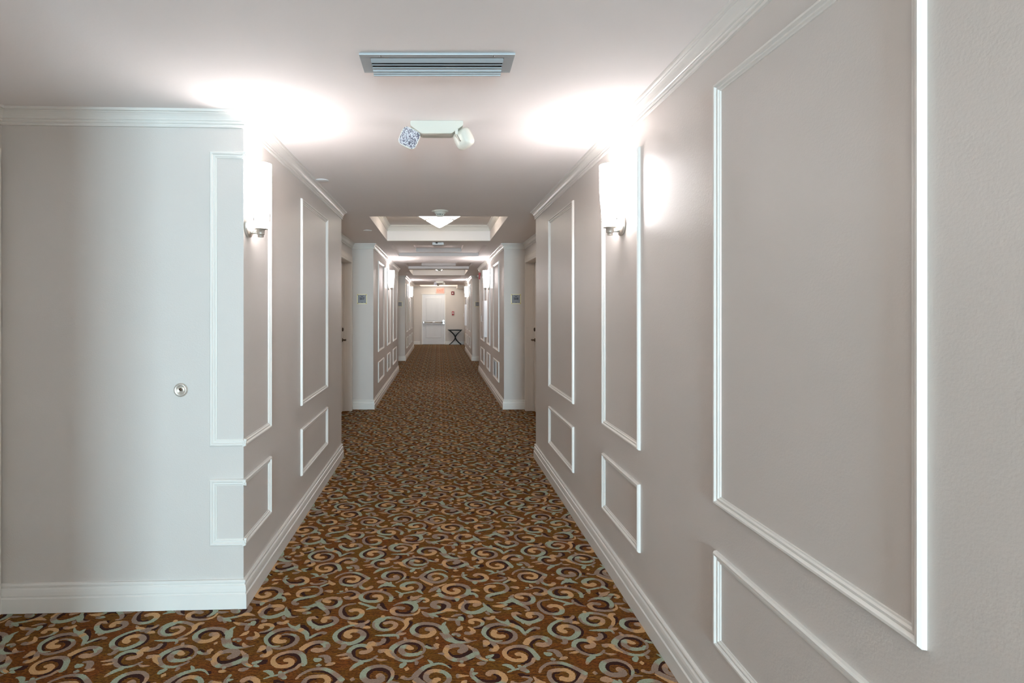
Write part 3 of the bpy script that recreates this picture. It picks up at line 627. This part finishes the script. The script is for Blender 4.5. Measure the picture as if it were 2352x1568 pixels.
for (s, y, l), z in zip(SC, SZ): up_light(s*(W-.066), y, z+.345, P_UP)

# ------------------------------------------------------------------ ceiling fittings
def ceiling_dome(label, y):
    t = thing('ceiling_light', label, 'ceiling light', (.012, y, 2.665), 0, 'pointed glass ceiling lights in the deep trays')
    bm = B(); lathe(bm, [(0, -.001), (.09, -.001), (.09, -.025), (0, -.027)], 40); obj('canopy', bm, 'nickel', t)
    bm = B(); lathe(bm, [(.09, -.010), (.262, -.030), (.266, -.036), (.178, -.086), (.170, -.093), (.160, -.100), (.09, -.142), (.02, -.181), (0, -.187)], 48); obj('glass_bowl', bm, 'dome', t)
    bm = B(); lathe(bm, [(.170, -.086), (.180, -.089), (.181, -.097), (.170, -.099), (.166, -.093)], 48); obj('metal_band', bm, 'nickel', t)
    return t
cl = ceiling_dome('pointed frosted glass ceiling light in the nearer deep ceiling tray', 6.975)
dup(cl, (.012, 14.94, 2.665), 'pointed glass ceiling light in the farther deep ceiling tray')
dup(cl, (.012, 23.0, 2.665), 'ceiling light mostly hidden in the last tray beside the end wall')
dup(cl, (.012, -.925, 2.665), 'unseen ceiling light added in the tray over the place the picture is taken from')  # out of view, added as fill behind the camera at the tray spacing
for yl, pw in ((23.0, 7.0), (-.925, 5.0)):   # fill lights added just under two unseen bowls, to brighten both hall ends
    l = bpy.data.lights.new('dome_fill', 'POINT'); l.energy = pw; l.color = (1, .9, .76); l.shadow_soft_size = .08
    o = bpy.data.objects.new('dome_fill', l); COL.objects.link(o); o.location = (.012, yl, 2.44)
def smoke(label, y):
    t = thing('smoke_detector', label, 'smoke detector', (.014, y, H), 0, 'round smoke detectors on the ceiling')
    bm = B(); lathe(bm, [(0, 0), (.082, 0), (.083, -.005), (.078, -.010), (.054, -.011), (.053, -.026), (.048, -.031), (0, -.031)], 40); obj('base', bm, 'plastic', t)
    bm = B(); lathe(bm, [(.041, -.030), (.041, -.033), (0, -.033)], 32)
    for k in range(10):
        a = 2*PI*k/10; box(bm, .034, .040, -.003, .003, -.045, -.031, mtx=Matrix.Rotation(a, 4, 'Z'))
    lathe(bm, [(0, -.043), (.040, -.043), (.040, -.046), (.030, -.054), (0, -.055)], 32); obj('sensor_cage', bm, 'plastic', t)
    bm = B(); lathe(bm, [(.030, -.032), (.030, -.044)], 24); obj('chamber', bm, 'dark', t)
    return t
sd = smoke('round cream smoke detector just in front of the nearer deep ceiling tray', 5.60)
dup(sd, (.014, 13.60, H), 'small round smoke detector before the farther deep ceiling tray')
dup(sd, (-.02, 21.9, H), 'distant smoke detector on the ceiling just before the lit exit sign')
for x, y, l in ((-.878, 4.26, 'round white sprinkler cover on the ceiling next to the left crown moulding'), (-.872, 6.95, 'round sprinkler cover on the ceiling to the left of the nearer deep tray'), (-.84, 15.0, 'tiny distant round sprinkler cover left of the farther deep tray')):
    bm = B(); lathe(bm, [(.036, 0), (.036, -.003), (.050, -.003), (.051, -.005), (.047, -.007), (0, -.008)], 36)
    tag(obj('sprinkler_cover', bm, 'whiteplastic', loc=(x, y, H)), l, 'sprinkler cover', 'round sprinkler covers on the ceiling')

# emergency light, twin heads
def rounded_square(r, n=36, p=3.4):
    return [(math.copysign(abs(math.cos(a))**(2/p), math.cos(a))*r, math.copysign(abs(math.sin(a))**(2/p), math.sin(a))*r) for a in [2*PI*k/n for k in range(n)]]
def emergency(label, x, y):
    t = thing('emergency_light', label, 'emergency light', (x, y, H), 0, 'twin head emergency lights on the ceiling')
    bm = B(); prism(bm, [(-.136, 0), (.136, 0), (.136, -.024), (.076, -.066), (-.076, -.066), (-.136, -.024)], 'y', 0, .084)
    bmesh.ops.bevel(bm, geom=list(bm.edges), offset=.003, segments=2, affect='EDGES'); obj('housing', bm, 'plastic', t)
    for s, yaw, tilt, roll in ((-1, .12, .10, -.42), (1, 2.55, -.30, .35)):
        # head built facing -y, then turned
        mt = Matrix.Translation((s*.145-.002*s, .030 if s < 0 else .045, -.082)) @ Matrix.Rotation(-yaw*s if s < 0 else yaw, 4, 'Z') @ Matrix.Rotation(tilt, 4, 'X') @ Matrix.Rotation(-roll if s < 0 else roll, 4, 'Y')
        bm = B(); secs = [(.050, -.008), (.050, .006), (.047, .020), (.040, .034), (.026, .043), (.010, .046)]
        rings = [[bm.verts.new((a, yy, b)) for a, b in rounded_square(r, p=3.8)] for r, yy in secs]
        for A, Bq in zip(rings, rings[1:]):
            for k in range(36):
                f = bm.faces.new([A[k], A[(k+1) % 36], Bq[(k+1) % 36], Bq[k]]); f.smooth = True
        bm.faces.new(rings[0]); bm.faces.new(rings[-1][::-1]); bmesh.ops.transform(bm, matrix=mt, verts=bm.verts)
        h = obj('lamp_head', bm, 'plastic', t)
        bm = B(); tube(bm, [(s*.118, .030, -.046), (s*.142, .034, -.066)], .008, 10); obj('swivel', bm, 'plastic', h)
        if s > 0:
            bm = B(); box(bm, .094, .110, -.012, .004, -.074, -.046, bev=.002, mtx=Matrix.Rotation(.0, 4, 'Y')); tube(bm, [(.100, -.006, -.072), (.110, -.010, -.088), (.122, -.008, -.106)], .006, 8); obj('bracket', bm, 'plastic', h)
            bm = B(); tube(bm, [(.104, -.014, -.078), (.112, -.017, -.094), (.124, -.014, -.112)], .0012, 6); obj('seam', bm, 'slot', h)
        bm = B(); n = 11; st = .092/n
        for i in range(n):
            for j in range(n):
                cx, cz = -.046+st*(i+.5), -.046+st*(j+.5)
                if (abs(cx)/.048)**4+(abs(cz)/.048)**4 > 1: continue
                hh = st*.48; base_ = [bm.verts.new((cx+a*hh, -.009, cz+b*hh)) for a, b in ((-1, -1), (1, -1), (1, 1), (-1, 1))]
                ap = bm.verts.new((cx, -.0145, cz))
                for k in range(4): bm.faces.new([base_[k], base_[(k+1) % 4], ap])
        bmesh.ops.transform(bm, matrix=mt, verts=bm.verts); ln = obj('lens', bm, 'lens', h); ln['label'] = 'clear prismatic lens'
    return t
em = emergency('cream twin head emergency light on the ceiling behind the long air vent', -.010, 2.92)
dup(em, (.03, 19.35, H), 'distant twin head emergency light on the ceiling above the exit sign')

# air vent
t = thing('air_vent', 'long grey metal louvred air vent in the near ceiling', 'air vent', (-.006, 2.23, H))
bm = B(); hx, hy = .297, .082
for x0, x1, y0, y1 in ((-hx, hx, -hy, -hy+.024), (-hx, hx, hy-.02, hy), (-hx, -hx+.040, -hy+.024, hy-.02), (hx-.040, hx, -hy+.024, hy-.02)):
    box(bm, x0, x1, y0, y1, -.009, -.0005, bev=.0015)
obj('frame', bm, 'alu', t)
bm = B(); box(bm, -hx+.03, hx-.03, -hy+.02, hy-.015, -.002, -.0008); obj('cavity_plate', bm, 'dark', t)  # dark plate, its colour stands for the shade inside the duct; ceiling stays uncut
BL = [(-.050, .016, -.018, -.0035), (-.012, 0, -.018, -.0150), (.012, 0, -.020, -.0165), (.026, .006, -.025, -.012), (.040, .006, -.028, -.014), (.052, .006, -.031, -.014)]
for yy, dy, dz, zs in BL:   # each blade: top edge y, sideways run, drop, with a small folded lip
    bm = B(); n5 = 5; pts = [(yy+dy*(q_/n5)**1.4, zs+(dz-zs)*(q_/n5)) for q_ in range(n5+1)]
    e_ = pts[-1]; pts += [(e_[0]+.0035, e_[1]-.0004)]
    pr = pts+[(p[0]+.0006, p[1]+.0014) for p in reversed(pts)]
    prism(bm, pr, 'x', -hx+.041, hx-.041); obj('louver', bm, 'alu', t)
for x in (-.215, .215):
    bm = B(); lathe(bm, [(0, -.0105), (.003, -.0105), (.004, -.009)], 12, Matrix.Translation((x, -hy+.012, 0))); obj('screw', bm, 'chrome', t)

# flat white box under the ceiling beyond the first tray
t = thing('ceiling_sensor_box', 'flat white box on the ceiling between two ceiling trays, slightly turned', 'sensor box', (-.010, 8.20, H), math.radians(-3))
bm = B(); box(bm, -.082, .082, 0, .25, -.036, 0, bev=.004); obj('casing', bm, 'whiteplastic', t)
bm = B(); box(bm, -.052, .05, -.002, .003, -.003, .0); box(bm, -.034, -.004, -.003, .003, -.018, -.002); obj('socket', bm, 'dark', t)

# ------------------------------------------------------------------ room signs
def emblem(bm, x, z, s, y):
    for sg in (-1, 1):
        pts = [(x+sg*.00*s, z-.006*s), (x+sg*.008*s, z-.007*s), (x+sg*.012*s, z+.001*s), (x+sg*.021*s, z+.008*s), (x+sg*.010*s, z+.007*s), (x+sg*.004*s, z-.001*s), (x, z-.002*s)]
        prism(bm, pts, 'y', y-.0010, y)
def sign(label, x, y, num, s=1.0, group='square room signs beside the doors'):
    t = thing('room_sign', label, 'room sign', (x, y, 1.627), 0, group)
    bm = B(); r = .074
    for a, b, c, e in ((-r, r, r-.012, r), (-r, r, -r, -r+.014), (-r, -r+.013, -r+.014, r-.012), (r-.013, r, -r+.014, r-.012)): box(bm, a, b, -.010, 0, c, e, bev=.001)
    obj('frame', bm, 'gold', t)
    bm = B(); box(bm, -.060, .060, -.007, -.001, -.060, .061); pl = obj('plate', bm, 'signgray', t)
    bm = B(); emblem(bm, 0, .042, 1.25, -.0072); obj('emblem', bm, 'ink', t)
    bm = B(); text_mesh(bm, num, .048, (0, -.0078, .004), bold=.0010); n_ = obj('room_number', bm, 'ink', t)
    bm = B(); lathe(bm, [(0, 0), (.005, 0), (.005, .0015), (0, .0015)], 16, Matrix.Translation((0, -.0072, -.048)) @ Matrix.Rotation(PI/2, 4, 'X')); obj('dot', bm, 'ink', t)
    for sx in (-1, 1):
        for sz in (-1, 1):
            bm = B(); lathe(bm, [(0, 0), (.0065, 0), (.0065, .003), (.004, .005), (0, .005)], 16, Matrix.Translation((sx*.062, -.010, sz*.062)) @ Matrix.Rotation(PI/2, 4, 'X')); obj('standoff', bm, 'brass', t)
    return t
sg = sign('square gold-edged grey room sign numbered 507 on the left', -1.131, B2a, '507')
sign('square gold-edged grey room sign numbered 508 on the right', 1.142, B2a, '508')
for x, l in ((-1.115, 'tiny distant room sign half hidden on the left beyond the 507 wall'), (1.115, 'tiny distant room sign half hidden on the right beyond the cabinet')):
    t = thing('room_sign', l, 'room sign', (x, B3a, 1.627), 0, 'square room signs beside the doors')
    for ch in sg.children:
        if ch.name.startswith('room_number'): continue
        c = ch.copy(); COL.objects.link(c); c.parent = t

# ------------------------------------------------------------------ end wall devices
t = thing('exit_sign', 'lit red EXIT sign above the white end door', 'exit sign', (.065, END-.001, 2.27))
bm = B(); box(bm, -.18, .18, -.055, 0, -.12, .125, bev=.004); obj('housing', bm, 'grayplastic', t)
bm = B(); box(bm, -.168, .168, -.059, -.054, -.108, .113); obj('face', bm, 'exit', t)
bm = B(); text_mesh(bm, 'EXIT', .125, (0, -.0605, .004), bold=.003); obj('letters', bm, 'exitred', t)
t = thing('fire_alarm_strobe', 'square dark red fire alarm strobe on the end wall', 'fire alarm', (.595, END-.001, 2.17))
bm = B(); box(bm, -.062, .062, -.035, 0, -.072, .072, bev=.008); obj('housing', bm, 'darkred', t)
bm = B(); lathe(bm, [(0, .022), (.018, .020), (.028, .010), (.030, 0)], 20, Matrix.Translation((-.002, -.035, -.004)) @ Matrix.Rotation(PI/2, 4, 'X')); obj('strobe_lens', bm, 'whiteplastic', t)
t = thing('fire_alarm_pull', 'small red fire alarm pull station above the black console table', 'fire alarm pull', (.605, END-.001, 1.32))
bm = B(); box(bm, -.045, .045, -.035, 0, -.082, .082, bev=.006); obj('housing', bm, 'red', t)
bm = B(); box(bm, -.014, .014, -.045, -.033, .010, .055); box(bm, -.035, .035, -.046, -.035, -.018, .0); obj('pull_handle', bm, 'whiteplastic', t)
t = thing('horn_strobe', 'red horn strobe high on the right wall beyond the larger cabinet', 'fire alarm', (W, 13.05, 2.245))
bm = B(); box(bm, -.045, 0, -.06, .06, -.075, .075, bev=.006); obj('housing', bm, 'red', t)
bm = B(); lathe(bm, [(0, .030), (.016, .026), (.022, .012), (.024, 0)], 20, Matrix.Translation((-.045, 0, .0)) @ Matrix.Rotation(-PI/2, 4, 'Y')); obj('strobe_lens', bm, 'whiteplastic', t)

# white wall cabinets
def cabinet(label, y0):
    t = thing('wall_cabinet', label, 'wall cabinet', (W, y0, 0), 0, 'tall shallow white cabinets on the right wall')
    bm = B(); box(bm, -.058, 0, 0, .33, .924, 1.65, bev=.004); obj('cabinet_body', bm, 'whiteplastic', t)
    bm = B(); box(bm, -.070, -.0585, .004, .326, .930, 1.644, bev=.003); d = obj('cabinet_door', bm, 'whiteplastic', t)
    bm = B(); tube(bm, [(-.070, .285, 1.23), (-.098, .285, 1.235), (-.098, .285, 1.34), (-.070, .285, 1.345)], .006, 8); obj('handle', bm, 'whiteplastic', d)
    return t
cb = cabinet('larger white wall cabinet with a bar handle below the right sconce past 508', 11.20)
dup(cb, (W, 19.42, 0), 'smaller looking distant white wall cabinet near the end of the right wall')

# metal grille set in the low right panel, outlet on the left
t = thing('wall_grille', 'white slatted grille inside the low moulded frame right of the hall, before the cabinet', 'wall grille', (W, 9.66, .471))
bm = B(); box(bm, -.010, 0, -.19, -.17, -.13, .13); box(bm, -.010, 0, .17, .19, -.13, .13); box(bm, -.010, 0, -.17, .17, -.13, -.115); box(bm, -.010, 0, -.17, .17, .115, .13); obj('frame', bm, 'whiteplastic', t)
bm = B(); box(bm, -.0025, 0, -.17, .17, -.115, .115); obj('backing', bm, 'dark', t)
bm = B()
for k in range(9): box(bm, -.009, -.003, -.158+k*.037, -.136+k*.037, -.115, .115)
obj('slats', bm, 'alu', t)
t = thing('power_outlet', 'small grey power outlet inside the low narrow moulded frame on the left wall', 'outlet', (-W, 10.93, .47))
bm = B(); box(bm, 0, .006, -.038, .038, -.06, .06, bev=.002); obj('cover_plate', bm, 'grayplastic', t)
bm = B(); box(bm, .005, .008, -.018, .018, .008, .040, bev=.001); box(bm, .005, .008, -.018, .018, -.040, -.008, bev=.001); obj('socket', bm, 'whiteplastic', t)

# round lock on the near left wall
def on_front(px, d=2.785): return (px-VX)/F*d
ang = math.atan2(fd.y, fd.x)
def fpt(x): # point on skewed front wall at x
    k = (x-LL[0])/(LC[0]-LL[0]); return LL[1]+k*(LC[1]-LL[1])
xk = -1.269; zk = 1.47-184/466
t = thing('round_lock', 'round brushed metal lock set in the near left wall', 'lock', (xk, fpt(xk), zk), ang)
rx = Matrix.Rotation(PI/2, 4, 'X')
bm = B(); lathe(bm, [(0, .001), (.033, .001), (.034, .004), (.030, .010), (.026, .012), (.020, .008), (.017, .006)], 40, rx); obj('rosette', bm, 'nickel', t)
bm = B(); lathe(bm, [(.017, .006), (.016, .010), (.013, .010), (.009, .005), (0, .005)], 32, rx); obj('collar', bm, 'nickel', t)
bm = B(); lathe(bm, [(0, .009), (.0055, .009), (.007, .007), (.007, .004)], 20, Matrix.Translation((.0, 0, .002)) @ rx)
box(bm, -.001, .001, -.0105, -.008, -.002, .006); obj('keyway', bm, 'bronze', t)

# console table
t = thing('console_table', 'small black console table with crossed curved legs by the end wall', 'table', (.685, 23.74, 0))
bm = B(); box(bm, -.305, .305, -.15, .15, .612, .636, bev=.006); box(bm, -.27, .27, -.13, .13, .590, .612); obj('tabletop', bm, 'black', t)
for yy in (-.125, .125):
    for s in (-1, 1):
        pts = []
        for k in range(15):
            u = k/14; z = .014+u*.582; c = (z-.305)/.29; x = s*(.24*math.copysign(abs(c)**1.6, c)*-1)
            pts.append((x+(.032 if yy > 0 else 0), yy, z))
        bm = B(); tube(bm, pts, .013, 8); obj('leg', bm, 'black', t)
for x, z in ((-.235, .016), (.235, .016), (0, .305)):
    bm = B(); tube(bm, [(x, -.11, z), (x, .11, z)], .011, 8); obj('stretcher', bm, 'black', t)
